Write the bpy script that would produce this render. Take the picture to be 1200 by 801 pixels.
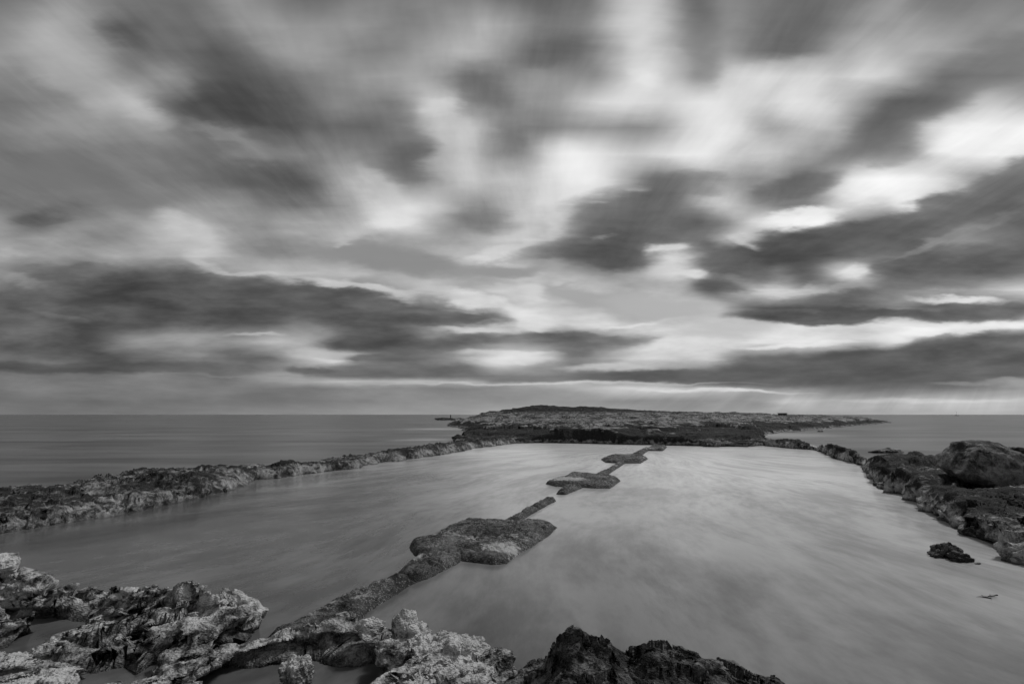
import bpy, math, random
import numpy as np
R = math.radians
random.seed(7)
for o in list(bpy.data.objects):
    bpy.data.objects.remove(o)
S = bpy.context.scene
COL = S.collection

# ------------------------------------------------------------------ camera
CAM_H, PITCH, F = 3.0, R(8.06), 600.0      # eye height over the water, tilt, focal length in photo pixels (1200 wide)
cam = bpy.data.objects.new('camera', bpy.data.cameras.new('camera'))
COL.objects.link(cam)
cam.location = (0, 0, CAM_H)
cam.rotation_euler = (R(90) + PITCH, 0, 0)
cam.data.sensor_width = 36; cam.data.lens = 18
cam.data.clip_start = 0.05; cam.data.clip_end = 30000
S.camera = cam
S.view_settings.view_transform = 'Standard'; S.view_settings.look = 'None'
S.cycles.use_adaptive_sampling = True; S.cycles.adaptive_threshold = 0.015; S.cycles.adaptive_min_samples = 8
S.cycles.max_bounces = 4; S.cycles.diffuse_bounces = 3; S.cycles.glossy_bounces = 2
S.view_settings.exposure = 0.0; S.view_settings.gamma = 1
SUN_AZ, SUN_EL = 58.0, 52.0                # to the right of the view axis, behind thin cloud

# ------------------------------------------------------------------ node helpers
class NT:
    def __init__(s, tree):
        s.t = tree; s.n = tree.nodes; s.l = tree.links
    def put(s, sock, v):
        if isinstance(v, bpy.types.NodeSocket): s.l.new(v, sock)
        elif v is not None: sock.default_value = v
    def node(s, typ, **kw):
        n = s.n.new(typ)
        for k, v in kw.items(): setattr(n, k, v)
        return n
    def math(s, op, a, b=None, c=None, clamp=False):
        n = s.node('ShaderNodeMath', operation=op, use_clamp=clamp)
        s.put(n.inputs[0], a); s.put(n.inputs[1], b); s.put(n.inputs[2], c)
        return n.outputs[0]
    def mr(s, v, a, b, c=0.0, d=1.0, kind='LINEAR'):
        n = s.node('ShaderNodeMapRange', clamp=True, interpolation_type=kind)
        s.put(n.inputs[0], v)
        for i, x in enumerate((a, b, c, d)): s.put(n.inputs[i + 1], x)
        return n.outputs[0]
    def mix(s, f, a, b):
        n = s.node('ShaderNodeMix', data_type='FLOAT')
        s.put(n.inputs[0], f); s.put(n.inputs[2], a); s.put(n.inputs[3], b)
        return n.outputs[0]
    def xyz(s, x=0.0, y=0.0, z=0.0):
        n = s.node('ShaderNodeCombineXYZ')
        s.put(n.inputs[0], x); s.put(n.inputs[1], y); s.put(n.inputs[2], z)
        return n.outputs[0]
    def sep(s, v):
        n = s.node('ShaderNodeSeparateXYZ'); s.put(n.inputs[0], v)
        return n.outputs
    def noise(s, vec, scale, detail=4, rough=0.55, dist=0.0, kind='FBM'):
        n = s.node('ShaderNodeTexNoise', noise_type=kind)
        n.noise_dimensions = '3D'
        s.put(n.inputs['Vector'], vec); s.put(n.inputs['Scale'], scale)
        s.put(n.inputs['Detail'], detail); s.put(n.inputs['Roughness'], rough); s.put(n.inputs['Distortion'], dist)
        return n.outputs[0]
    def vor(s, vec, scale, feature='F1'):
        n = s.node('ShaderNodeTexVoronoi', feature=feature)
        s.put(n.inputs['Vector'], vec); s.put(n.inputs['Scale'], scale)
        return n.outputs[0]
    def mapping(s, vec, loc=(0,0,0), rot=(0,0,0), scale=(1,1,1)):
        n = s.node('ShaderNodeMapping'); s.put(n.inputs[0], vec)
        n.inputs[1].default_value = loc; n.inputs[2].default_value = rot; n.inputs[3].default_value = scale
        return n.outputs[0]

# ------------------------------------------------------------------ sky
SKY_Y = [0,30,60,90,120,150,180,210,240,260,280,300,320,340,360,380,400,420,440,447,455,470,484]
SKY = [
[120,140,150,130,118,115,125,145,130,120,120,130,118,135,125,120,112,118,160,215,120,130,125,118,120,125,155,140,140,140,135],
[140,155,172,125,108,115,118,140,150,150,148,140,122,155,165,160,122,138,180,222,115,140,125,115,120,145,170,165,152,150,145],
[148,165,160,158,125,125,105,105,140,155,145,118,150,175,182,130,108,118,165,200,138,160,125,120,135,190,185,180,168,150,125],
[130,150,165,140,145,158,125,97,105,130,135,155,165,165,118,140,150,145,160,235,150,180,215,220,215,195,215,140,130,118,128],
[118,125,145,172,180,122,105,98,95,110,140,120,150,215,110,150,150,180,215,205,215,235,205,225,215,160,130,105,150,195,165],
[125,138,145,140,155,125,118,135,105,112,112,105,140,190,190,120,150,130,155,130,205,225,220,140,210,150,115,190,240,242,252],
[122,118,120,118,130,118,110,128,150,135,140,130,105,180,180,120,200,240,200,210,235,215,190,195,150,135,140,155,250,240,230],
[130,128,125,122,120,118,105,100,98,110,158,175,115,195,185,180,215,240,215,125,115,170,125,140,110,230,252,250,190,130,125],
[135,133,130,128,125,130,145,140,125,118,130,200,205,180,140,175,215,195,170,130,115,225,150,130,150,225,215,250,110,105,118],
[160,113,150,158,150,185,160,140,155,165,150,205,200,160,125,160,215,140,110,105,112,120,200,240,245,140,105,105,120,140,110],
[165,160,158,155,160,185,190,150,148,150,205,155,160,160,180,205,170,120,110,115,130,130,200,100,85,85,90,100,150,130,105],
[165,150,150,165,170,175,190,165,152,155,156,155,158,162,200,162,142,100,102,150,205,105,95,90,85,95,130,120,105,105,110],
[150,110,112,125,98,95,100,160,188,190,198,162,160,165,168,170,192,175,152,190,215,120,130,120,110,225,110,120,105,110,130],
[105,110,108,95,85,85,90,100,105,135,125,145,198,170,200,190,212,190,188,190,150,100,180,200,130,125,150,190,160,190,215],
[105,120,110,90,82,82,90,95,100,110,96,95,105,115,130,200,195,195,195,198,203,170,105,85,95,100,125,110,105,100,110],
[95,105,100,85,100,112,120,120,112,130,88,90,105,180,170,215,225,198,205,215,212,215,215,215,210,200,210,220,210,235,215],
[95,110,90,115,150,155,160,165,185,160,125,95,110,105,115,130,120,115,110,170,215,218,215,215,215,190,235,190,140,105,105],
[100,110,95,90,105,120,125,115,125,190,205,120,100,120,220,225,170,130,190,215,212,190,115,105,105,110,110,105,105,105,105],
[125,125,125,130,130,125,120,115,150,155,110,115,115,115,115,125,120,125,100,95,100,100,90,95,95,95,100,100,105,105,115],
[125,125,126,128,130,125,120,120,150,160,185,185,185,175,165,170,170,185,150,150,110,98,95,95,95,95,100,100,105,120,148],
[125,125,128,125,130,125,120,122,118,122,135,140,140,135,135,150,155,160,190,200,200,190,150,150,130,112,115,120,120,130,150],
[115,112,112,112,115,120,118,122,120,125,130,135,140,140,145,150,150,145,140,140,142,150,150,190,175,180,180,190,195,190,190],
[122,122,122,124,126,128,130,132,135,138,145,150,150,155,160,165,165,165,160,160,152,155,160,165,165,165,170,175,180,175,175],
]
def row_q(py):
    t = (400.4 - py) / F
    return (math.sin(PITCH) + math.cos(PITCH) * t) / (math.cos(PITCH) - math.sin(PITCH) * t), math.cos(PITCH) - math.sin(PITCH) * t
def catmull(y, x0, x):          # cubic resampling of equally indexed samples
    y = np.asarray(y, float); n = len(y)
    i = np.clip(np.floor(x0(x)).astype(int), 0, n - 2); f = x0(x) - i
    g = lambda k: y[np.clip(k, 0, n - 1)]
    a, b, c, d = g(i-1), g(i), g(i+1), g(i+2)
    f = np.clip(f, 0, 1)
    r = b + 0.5*f*(c-a + f*(2*a-5*b+4*c-d + f*(3*(b-c)+d-a)))
    return np.clip(r, np.minimum(b, c) - 12, np.maximum(b, c) + 12)

world = bpy.data.worlds.new('World'); S.world = world; world.use_nodes = True
world.cycles.sampling_method = 'MANUAL'; world.cycles.sample_map_resolution = 512
W = NT(world.node_tree); W.n.clear()
geo = W.node('ShaderNodeTexCoord').outputs['Generated']
dx, dy, dz = W.sep(geo)[0:3]
ay = W.math('MAXIMUM', W.math('ABSOLUTE', dy), 0.15)
p = W.math('DIVIDE', dx, ay); q = W.math('DIVIDE', dz, ay)
zc = W.math('ADD', W.math('MAXIMUM', dz, 0.0), 0.07)
cu = W.math('DIVIDE', dx, zc); cv = W.math('DIVIDE', ay, zc)
# motion-drawn structure of the cloud layer, seen in its own plane
cvec = W.xyz(W.math('MULTIPLY', cu, 1.0), W.math('MULTIPLY', cv, 0.42), 0.0)
na = W.noise(cvec, 1.3, 5, 0.55); nb = W.noise(W.mapping(cvec, loc=(17.3, 4.1, 2)), 1.3, 5, 0.55)
fine = W.noise(W.xyz(W.math('MULTIPLY', p, 3.0), W.math('MULTIPLY', q, 15.0), 3.0), 1.4, 4, 0.55, 0.1)
fine2 = W.noise(W.xyz(W.math('MULTIPLY', p, 5.0), W.math('MULTIPLY', q, 20.0), 9.0), 1.6, 4, 0.55, 0.1)
qa = W.mr(q, 0.0, 0.35, 0.0, 1.0)
ampq = W.mix(qa, 0.006, 0.014)
wp = W.math('ADD', W.math('MULTIPLY', W.math('SUBTRACT', na, 0.5), 0.04), W.math('MULTIPLY', W.math('SUBTRACT', fine, 0.5), W.mr(q, 0.2, 0.5, 0.08, 0.04)))
wq = W.math('ADD', W.math('SUBTRACT', nb, 0.5), W.math('MULTIPLY', W.math('SUBTRACT', fine2, 0.5), 1.1))
p2 = W.math('ADD', p, wp)
q2 = W.math('ADD', q, W.math('MULTIPLY', wq, ampq))
fac = W.math('DIVIDE', W.math('ADD', p2, 1.12), 2.24)
rows = []
ys = []
for i in range(len(SKY_Y) - 1):
    ys.append((i, 0.0))
ys.append((len(SKY_Y) - 1, 0.0))
G = np.array(SKY, float)
pj = np.linspace(-1.12, 1.12, 32)
for i, f in reversed(ys):
    py = SKY_Y[i] if f == 0 else 0.5 * (SKY_Y[i] + SKY_Y[i+1])
    if f == 0: g = G[i]
    else:
        a, b, c, d = G[max(i-1, 0)], G[i], G[i+1], G[min(i+2, len(SKY_Y)-1)]
        g = np.clip(-0.0625*a + 0.5625*b + 0.5625*c - 0.0625*d, 70, 255)
    qq, den = row_q(py)
    px = 600 + pj * den * F
    v = catmull(g, lambda x: np.clip(x / 40.0, 0, 30), px) / 255.0
    rows.append((qq, v))
acc = None
for k, (qq, v) in enumerate(rows):
    r = W.node('ShaderNodeValToRGB'); cr = r.color_ramp; cr.interpolation = 'CARDINAL'
    W.put(r.inputs[0], fac)
    cr.elements[0].position = 0; cr.elements[1].position = 1
    for j in range(1, 31): cr.elements.new(j / 31.0)
    for j in range(32):
        c = float(np.clip(v[j], 0, 1)); cr.elements[j].color = (c, c, c, 1)
    if acc is None: acc = r.outputs[0]
    else: acc = W.mix(W.mr(q2, rows[k-1][0], qq), acc, r.outputs[0])
# single clouds and breaks laid over the broad deck: x, y, half length, half height, tilt, brightness, strength, softness
CLOUDS = [
(110,95,130,28,-38,175,.5,.95),(85,25,60,40,-40,178,.4,.95),(165,125,45,14,-22,195,.6,.9),(145,42,42,16,-30,98,.6,.9),(270,108,75,38,-12,96,.45,.9),(270,134,92,13,-12,91,.6,.8),
(275,160,60,9,-22,152,.55,.8),(320,178,50,8,-10,150,.5,.9),(300,205,85,17,-8,95,.65,.8),(200,90,42,15,-25,162,.5,.9),(70,205,140,26,0,125,.5,.9),(40,103,80,14,-25,115,.4,.9),(65,145,50,12,0,150,.4,.9),
(330,45,75,22,-32,162,.4,.95),(510,125,28,14,0,215,.6,.9),(522,165,32,50,0,196,.55,.9),(480,180,32,38,-20,100,.65,.85),(450,225,58,18,-48,192,.65,.8),(465,262,38,10,8,214,.65,.7),
(560,105,34,32,50,106,.6,.9),(640,65,50,14,10,104,.5,.9),(600,165,28,26,0,116,.6,.9),(625,100,30,18,0,156,.5,.9),(752,45,26,58,0,212,.4,.95),(758,92,24,14,0,232,.5,.9),
(680,200,50,26,-38,234,.5,.95),(662,248,48,14,50,228,.6,.8),(590,292,52,8,12,216,.7,.7),(565,255,42,14,-5,124,.6,.8),(470,302,105,20,-6,150,.85,.75),(600,312,66,12,0,158,.75,.6),(740,352,105,26,-8,176,.85,.6),(840,382,85,16,0,196,.7,.7),
(745,255,90,36,3,108,.75,.6),(708,298,68,18,-5,97,.8,.6),(800,215,50,14,0,114,.6,.7),(700,240,14,3,0,200,.35,.95),(745,222,18,4,0,205,.35,.95),(705,278,15,3,0,190,.35,.95),(775,292,24,8,8,226,.75,.8),(790,320,36,7,-12,216,.6,.8),
(905,35,72,32,15,116,.5,.9),(820,60,22,52,0,122,.45,.9),(905,88,95,18,12,214,.5,.9),(838,150,56,26,0,224,.35,.95),
(1060,145,130,20,27,116,.7,.75),(1060,125,62,22,20,106,.6,.8),(1160,75,62,28,25,120,.6,.85),(1030,180,62,13,5,138,.6,.8),(930,220,66,15,15,106,.75,.65),
(1160,165,90,17,8,250,.8,.8),(1055,216,72,14,6,246,.75,.8),(940,256,58,11,12,248,.85,.7),(1010,240,40,5,0,192,.5,.8),
(930,290,125,22,12,86,.85,.5),(1080,257,130,21,24,104,.8,.55),(1185,215,90,24,25,107,.8,.6),(1125,312,130,26,12,101,.7,.7),(862,310,62,17,-15,94,.8,.6),(1110,280,90,5,24,150,.6,.8),(880,285,22,7,-20,215,.55,.95),
(810,322,21,8,0,230,.65,.8),(850,336,42,8,0,103,.75,.7),(940,342,70,7,3,215,.55,.8),(1010,320,26,8,15,230,.7,.8),(1130,352,62,5,-3,236,.75,.8),(990,347,46,6,0,114,.65,.7),
(980,370,132,9.5,0,87,.92,.5),(1130,368,92,9,2,103,.88,.5),(1120,386,135,6,5,241,.8,.7),(960,393,110,9,0,218,.6,.8),
(980,430,195,20,4,97,.88,.35),(1135,413,125,22,6,101,.88,.35),(780,440,120,7,2,99,.85,.5),(935,404,80,3,2,233,.7,.8),(1130,447,42,3,0,152,.6,.8),(1180,448,32,4,0,162,.7,.8),
(830,457,110,2.4,-1.5,214,.85,.8),(640,449,230,2,0,196,.75,.8),(200,438,200,1.6,-1,142,.6,.8),(1100,469,150,3,0,208,.6,.9),
(200,350,135,30,-6,83,.82,.5),(350,350,120,24,-8,94,.82,.4),(80,360,100,21,0,101,.6,.7),(445,361,110,17,-8,91,.85,.45),(540,369,56,6,-6,109,.85,.6),(80,312,62,6,-3,112,.7,.8),
(420,334,92,5,-8,207,.8,.7),(300,318,62,3,0,196,.6,.8),(470,346,30,8,-20,206,.7,.8),(570,355,62,9,-12,224,.8,.6),(625,378,31,9,-20,224,.85,.6),(560,383,60,4.5,0,202,.75,.7),
(500,397,130,9,2,99,.88,.6),(430,401,62,11,0,89,.82,.6),(680,397,82,7,-2,111,.85,.6),(670,412,29,7,0,117,.75,.6),(585,414,62,4.5,-2,218,.75,.8),(600,421,50,4,0,212,.7,.8),(720,430,72,5,0,216,.65,.8),(770,406,46,7,10,223,.6,.8),(750,380,62,3,6,224,.65,.8),
(470,434,122,10,0,111,.85,.5),(640,442,82,6,0,114,.85,.6),(440,420,62,6,0,99,.75,.7),(215,396,82,9,5,152,.6,.9),(290,392,32,3,0,192,.75,.8),(375,415,46,9,3,186,.75,.7),(388,422,21,3,0,216,.75,.8),
(100,431,150,8,0,89,.85,.5),(250,433,100,7,0,111,.65,.6),(375,434,32,5,0,104,.75,.6),(40,410,62,11,0,100,.5,.8),(20,328,42,6,-10,153,.65,.8),(70,370,32,5,-15,131,.5,.8),
(220,268,52,15,-32,196,.75,.8),(245,312,32,5,-8,192,.55,.8),(40,255,32,7,0,111,.65,.8),(10,295,22,3,0,176,.6,.8),
]
rag = W.noise(W.xyz(W.math('MULTIPLY', p, 5.0), W.math('MULTIPLY', q, 14.0), 7.0), 1.6, 4, 0.52)
rag2 = W.noise(W.xyz(W.math('MULTIPLY', p, 5.0), W.math('MULTIPLY', q, 14.0), 21.0), 1.6, 4, 0.52)
fp = W.math('ADD', p2, W.math('MULTIPLY', W.math('SUBTRACT', rag, 0.5), 0.10))
fq = W.math('ADD', q2, W.math('MULTIPLY', W.math('SUBTRACT', rag2, 0.5), W.mix(qa, 0.018, 0.07)))
for ci, (fx, fy, rx, ry, an, val, op, soft) in enumerate(CLOUDS):
    if ci % 8 == 0: fvec = W.xyz(fp, fq, acc)               # (the third axis is scaled away: it only keeps the evaluation in order)
    q0, den = row_q(fy); q1, _ = row_q(fy - 1)
    mp = W.node('ShaderNodeMapping', vector_type='TEXTURE'); W.put(mp.inputs[0], fvec)
    mp.inputs[1].default_value = ((fx-600)/F/den, q0, 0)
    mp.inputs[2].default_value = (0, 0, R(an))
    mp.inputs[3].default_value = (rx*1.12/F/den, ry*1.12*(q1-q0), 1e6)
    ln = W.node('ShaderNodeVectorMath', operation='LENGTH'); W.put(ln.inputs[0], mp.outputs[0])
    acc = W.mix(W.mr(ln.outputs['Value'], 1.0-soft*0.95, 1.0+soft*0.15, op, 0.0, 'SMOOTHSTEP'), acc, val/255.0)
# wisps: light and dark threads drawn out along the drift
det = W.math('ADD', W.math('MULTIPLY', W.math('SUBTRACT', fine2, 0.5), W.mr(q, 0.2, 0.5, 0.13, 0.04)), W.math('MULTIPLY', W.math('SUBTRACT', na, 0.5), 0.10))
lum = W.math('ADD', acc, W.math('MULTIPLY', det, W.mr(q, 0.0, 0.10, 0.35, 1.0)))
bil = W.mr(W.noise(W.xyz(cu, W.math('MULTIPLY', cv, 0.33), 11.0), 2.6, 5, 0.6, 0.3), 0.3, 0.7, -1.0, 1.0)
lum = W.math('ADD', lum, W.math('MULTIPLY', bil, W.mr(q, 0.2, 0.45, 0.0, 0.075)))
puf = W.noise(W.xyz(W.math('MULTIPLY', p, 4.0), W.math('MULTIPLY', q, 15.0), 31.0), 1.7, 4, 0.55, 0.1)
puf = W.mr(puf, 0.34, 0.66, -1.0, 1.0)
lum = W.math('ADD', lum, W.math('MULTIPLY', puf, W.math('MULTIPLY', W.mr(q, 0.03, 0.15, 0.02, 0.055), W.mr(q, 0.22, 0.48, 1.0, 0.12))))
# open sky between the banks: no cloud structure at all, with a few small puffs
CLEAR = [(55,205,120,20,0,122,.75,.95),(455,303,95,15,-7,144,.9,.6),(585,314,64,10,2,152,.9,.6),(690,346,66,14,-14,166,.9,.6),(770,362,74,14,-8,178,.9,.6),(850,386,62,10,0,192,.75,.8),(130,228,140,12,0,128,.5,.95),
 (622,338,22,7,0,206,.8,.8),(655,331,12,4,0,196,.7,.8),(398,286,15,5,0,190,.7,.8),(580,335,11,4,0,192,.6,.8)]
for ci, (fx, fy, rx, ry, an, val, op, soft) in enumerate(CLEAR):
    if ci % 4 == 0: fvec = W.xyz(fp, fq, lum)
    q0, den = row_q(fy); q1, _ = row_q(fy - 1)
    mp = W.node('ShaderNodeMapping', vector_type='TEXTURE'); W.put(mp.inputs[0], fvec)
    mp.inputs[1].default_value = ((fx-600)/F/den, q0, 0); mp.inputs[2].default_value = (0, 0, R(an))
    mp.inputs[3].default_value = (rx*1.12/F/den, ry*1.12*(q1-q0), 1e6)
    ln = W.node('ShaderNodeVectorMath', operation='LENGTH'); W.put(ln.inputs[0], mp.outputs[0])
    lum = W.mix(W.mr(ln.outputs['Value'], 1.0-soft*0.95, 1.0+soft*0.15, op, 0.0, 'SMOOTHSTEP'), lum, val/255.0)
# sun shafts under the low cloud deck
ang = W.math('DIVIDE', W.math('SUBTRACT', p, 1.25), W.math('SUBTRACT', 0.62, q))
shaft = W.noise(W.xyz(W.math('MULTIPLY', ang, 9.0), 0.0, 0.0), 1.6, 3, 0.6)
band = W.math('MULTIPLY', W.mr(q, 0.0, 0.012), W.mr(q, 0.035, 0.075, 1.0, 0.0))
band = W.math('MULTIPLY', band, W.mr(p, 0.0, 0.45))
lum = W.math('ADD', lum, W.math('MULTIPLY', W.math('SUBTRACT', shaft, 0.5), W.math('MULTIPLY', band, 0.15)))
lum = W.math('ADD', W.math('MULTIPLY', W.math('SUBTRACT', lum, 0.58), 1.08), 0.565)
lum = W.math('SUBTRACT', lum, W.math('MULTIPLY', W.math('MAXIMUM', W.math('SUBTRACT', lum, 0.84), 0.0), 0.25))
lum = W.math('POWER', W.math('MAXIMUM', lum, 0.02), 2.25)
sky = W.node('ShaderNodeTexSky', sky_type='NISHITA', sun_disc=False)
sky.sun_elevation = R(SUN_EL); sky.sun_rotation = R(SUN_AZ)
bw = W.node('ShaderNodeRGBToBW'); W.put(bw.inputs[0], sky.outputs[0])
clear = W.math('MINIMUM', bw.outputs[0], 6.0)
tot = W.mix(0.975, clear, W.math('MULTIPLY', lum, 10.0))
bg = W.node('ShaderNodeBackground'); W.put(bg.inputs[0], W.xyz(tot, tot, tot)); bg.inputs[1].default_value = 0.1
out = W.node('ShaderNodeOutputWorld'); W.l.new(bg.outputs[0], out.inputs[0])

# ------------------------------------------------------------------ sun behind thin cloud
sl = bpy.data.lights.new('sun', 'SUN'); sl.energy = 2.0; sl.angle = R(10); sl.color = (1, 1, 1)
so = bpy.data.objects.new('sun', sl); COL.objects.link(so)
so.rotation_euler = (R(90 - SUN_EL), 0, R(180 - SUN_AZ)); so.location = (60, 90, 80)

# ------------------------------------------------------------------ numpy noise
rs = np.random.RandomState(11)
GR = rs.normal(size=(512, 3)); GR /= np.linalg.norm(GR, axis=1)[:, None]
def hsh(i, j, k, s=0):
    h = (i.astype(np.int64) * 73856093) ^ (j.astype(np.int64) * 19349663) ^ (k.astype(np.int64) * 83492791) ^ (s * 2654435761)
    h = (h ^ (h >> 13)) * 1274126177
    return ((h ^ (h >> 16)) & 0x7fffffff)
def pn(P, s=0):
    I = np.floor(P).astype(np.int64); f = P - I; u = f*f*f*(f*(f*6-15)+10)
    r = 0
    for a in (0, 1):
        for b in (0, 1):
            for c in (0, 1):
                g = GR[hsh(I[:, 0]+a, I[:, 1]+b, I[:, 2]+c, s) & 511]
                d = (g[:, 0]*(f[:, 0]-a) + g[:, 1]*(f[:, 1]-b) + g[:, 2]*(f[:, 2]-c))
                w = (u[:, 0] if a else 1-u[:, 0]) * (u[:, 1] if b else 1-u[:, 1]) * (u[:, 2] if c else 1-u[:, 2])
                r = r + w * d
    return r * 1.5
def fbm(P, o=4, s=0, g=0.5, ridged=False):
    r = 0; a = 1.0
    for k in range(o):
        n = pn(P * (2.03 ** k) + 7.7 * k, s + k)
        if ridged: n = 0.5 - np.abs(n) * 1.4
        r = r + a * n; a *= g
    return r
def wor(P, s=0):
    I = np.floor(P).astype(np.int64); best = np.full(len(P), 9.0); sec = np.full(len(P), 9.0)
    for a in (-1, 0, 1):
        for b in (-1, 0, 1):
            for c in (-1, 0, 1):
                h = hsh(I[:, 0]+a, I[:, 1]+b, I[:, 2]+c, s)
                q_ = np.stack([(h & 1023)/1023., ((h >> 10) & 1023)/1023., ((h >> 20) & 1023)/1023.], 1)
                d = np.linalg.norm(I + np.array([a, b, c]) + q_ - P, axis=1)
                sec = np.minimum(sec, np.maximum(best, d)); best = np.minimum(best, d)
    return best, sec

def blocks(X, Y, sc, seed, tilt=0.8, ani=None):
    """broken-block relief: every cell of rock has its own height and tilt"""
    if ani:
        c, s_ = math.cos(R(ani[0])), math.sin(R(ani[0])); X, Y = (X*c+Y*s_)/ani[1], (Y*c-X*s_)
    wx = 0.35*fbm(np.stack([X*sc*1.1, Y*sc*1.1, 0*X], 1), 4, seed+70); wy = 0.35*fbm(np.stack([X*sc*1.1+9, Y*sc*1.1, 0*X], 1), 4, seed+71)
    U = X*sc+wx; V_ = Y*sc*1.25+wy
    I = np.floor(U).astype(np.int64); J = np.floor(V_).astype(np.int64)
    best = np.full(len(X), 9.); out_ = np.zeros(len(X))
    for a in (-1, 0, 1):
        for b in (-1, 0, 1):
            h = hsh(I+a, J+b, 0*I, seed)
            cx = I+a+(h & 1023)/1023.; cy = J+b+((h >> 10) & 1023)/1023.
            d = (cx-U)**2+(cy-V_)**2; m = d < best; best = np.where(m, d, best)
            h2 = hsh(I+a, J+b, 0*I+5, seed+1)
            v = ((h2 & 1023)/1023.-0.5)*1.6 + (((h2 >> 10) & 1023)/1023.-0.5)*tilt*2*(U-cx) + (((h2 >> 20) & 1023)/1023.-0.5)*tilt*2*(V_-cy)
            out_ = np.where(m, v, out_)
    return out_

def ray(px, py):
    t = (400.4 - py) / F; den = math.cos(PITCH) - math.sin(PITCH) * t
    return (px - 600.0) / F / den, (math.sin(PITCH) + math.cos(PITCH) * t) / den
def at(px, py, h=0.0):
    """ground position of a photographed point that stands h metres over the water"""
    a, b = ray(px, py); D = (h - CAM_H) / b
    return a * D, D, h
def atD(px, py, D):
    a, b = ray(px, py)
    return a * D, D, CAM_H + b * D

def sdf(X, Y, poly):
    P = np.asarray(poly, float); d = np.full(X.shape, 1e9); ins = np.zeros(X.shape, bool)
    for i in range(len(P)):
        ax, ay_ = P[i]; bx, by = P[(i+1) % len(P)]
        ex, ey = bx-ax, by-ay_; L = ex*ex+ey*ey + 1e-12
        t = np.clip(((X-ax)*ex + (Y-ay_)*ey)/L, 0, 1)
        d = np.minimum(d, np.hypot(X-ax-t*ex, Y-ay_-t*ey))
        c = (ay_ > Y) != (by > Y)
        xi = (bx-ax)*(Y-ay_)/(by-ay_ + 1e-12) + ax
        ins ^= c & (X < xi)
    return np.where(ins, d, -d)
def rbf(pts, X, Y, lin=0.0):
    P = np.array(pts, float); n = len(P)
    D = np.hypot(P[:, None, 0]-P[None, :, 0], P[:, None, 1]-P[None, :, 1])
    A = np.zeros((n+1, n+1)); A[:n, :n] = D - lin*np.eye(n); A[n, :n] = 1; A[:n, n] = 1
    w = np.linalg.solve(A, np.append(P[:, 2], 0))
    r = np.full(X.shape, w[n])
    for i in range(n): r += w[i] * np.hypot(X-P[i, 0], Y-P[i, 1])
    return r
def smin(a, b, k):
    h = np.clip(0.5 + 0.5*(b-a)/k, 0, 1)
    return b*(1-h) + a*h - k*h*(1-h)

def grid_normals(V, nr, nc):
    G_ = V.reshape(nr, nc, 3)
    du = np.gradient(G_, axis=1); dv = np.gradient(G_, axis=0)
    n = np.cross(du, dv); n /= np.linalg.norm(n, axis=2)[..., None] + 1e-9
    n = n.reshape(-1, 3); n[n[:, 2] < 0] *= -1
    return n
def mesh_from(name, V, faces, mat, parent=None, smooth=True):
    me = bpy.data.meshes.new(name)
    used = np.unique(faces); mp = -np.ones(len(V), int); mp[used] = np.arange(len(used))
    V = V[used]; faces = mp[faces]
    me.vertices.add(len(V)); me.vertices.foreach_set('co', V.astype(np.float32).ravel())
    k = faces.shape[1]
    me.loops.add(faces.size); me.loops.foreach_set('vertex_index', faces.astype(np.int32).ravel())
    me.polygons.add(len(faces)); me.polygons.foreach_set('loop_start', np.arange(0, faces.size, k, dtype=np.int32))
    me.polygons.foreach_set('use_smooth', np.full(len(faces), smooth))
    me.update(calc_edges=True); me.validate()
    me.materials.append(mat)
    o = bpy.data.objects.new(name, me); COL.objects.link(o)
    if parent: o.parent = parent
    return o
def quads(nr, nc, keep=None):
    i = np.arange(nr*nc).reshape(nr, nc)
    f = np.stack([i[:-1, :-1], i[:-1, 1:], i[1:, 1:], i[1:, :-1]], -1).reshape(-1, 4)
    if keep is not None: f = f[keep[f].any(1)]
    return f
def tag(o, label=None, cat=None, group=None, kind=None):
    for k, v in (('label', label), ('category', cat), ('group', group), ('kind', kind)):
        if v: o[k] = v
    return o
def empty(name, loc=(0, 0, 0)):
    e = bpy.data.objects.new(name, None); COL.objects.link(e); e.location = loc; e.empty_display_size = 0.2
    return e
def rebase(o, loc):
    """put the object's origin at its base"""
    o.data.transform(__import__('mathutils').Matrix.Translation([-c for c in loc])); o.location = loc
    return o

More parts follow.
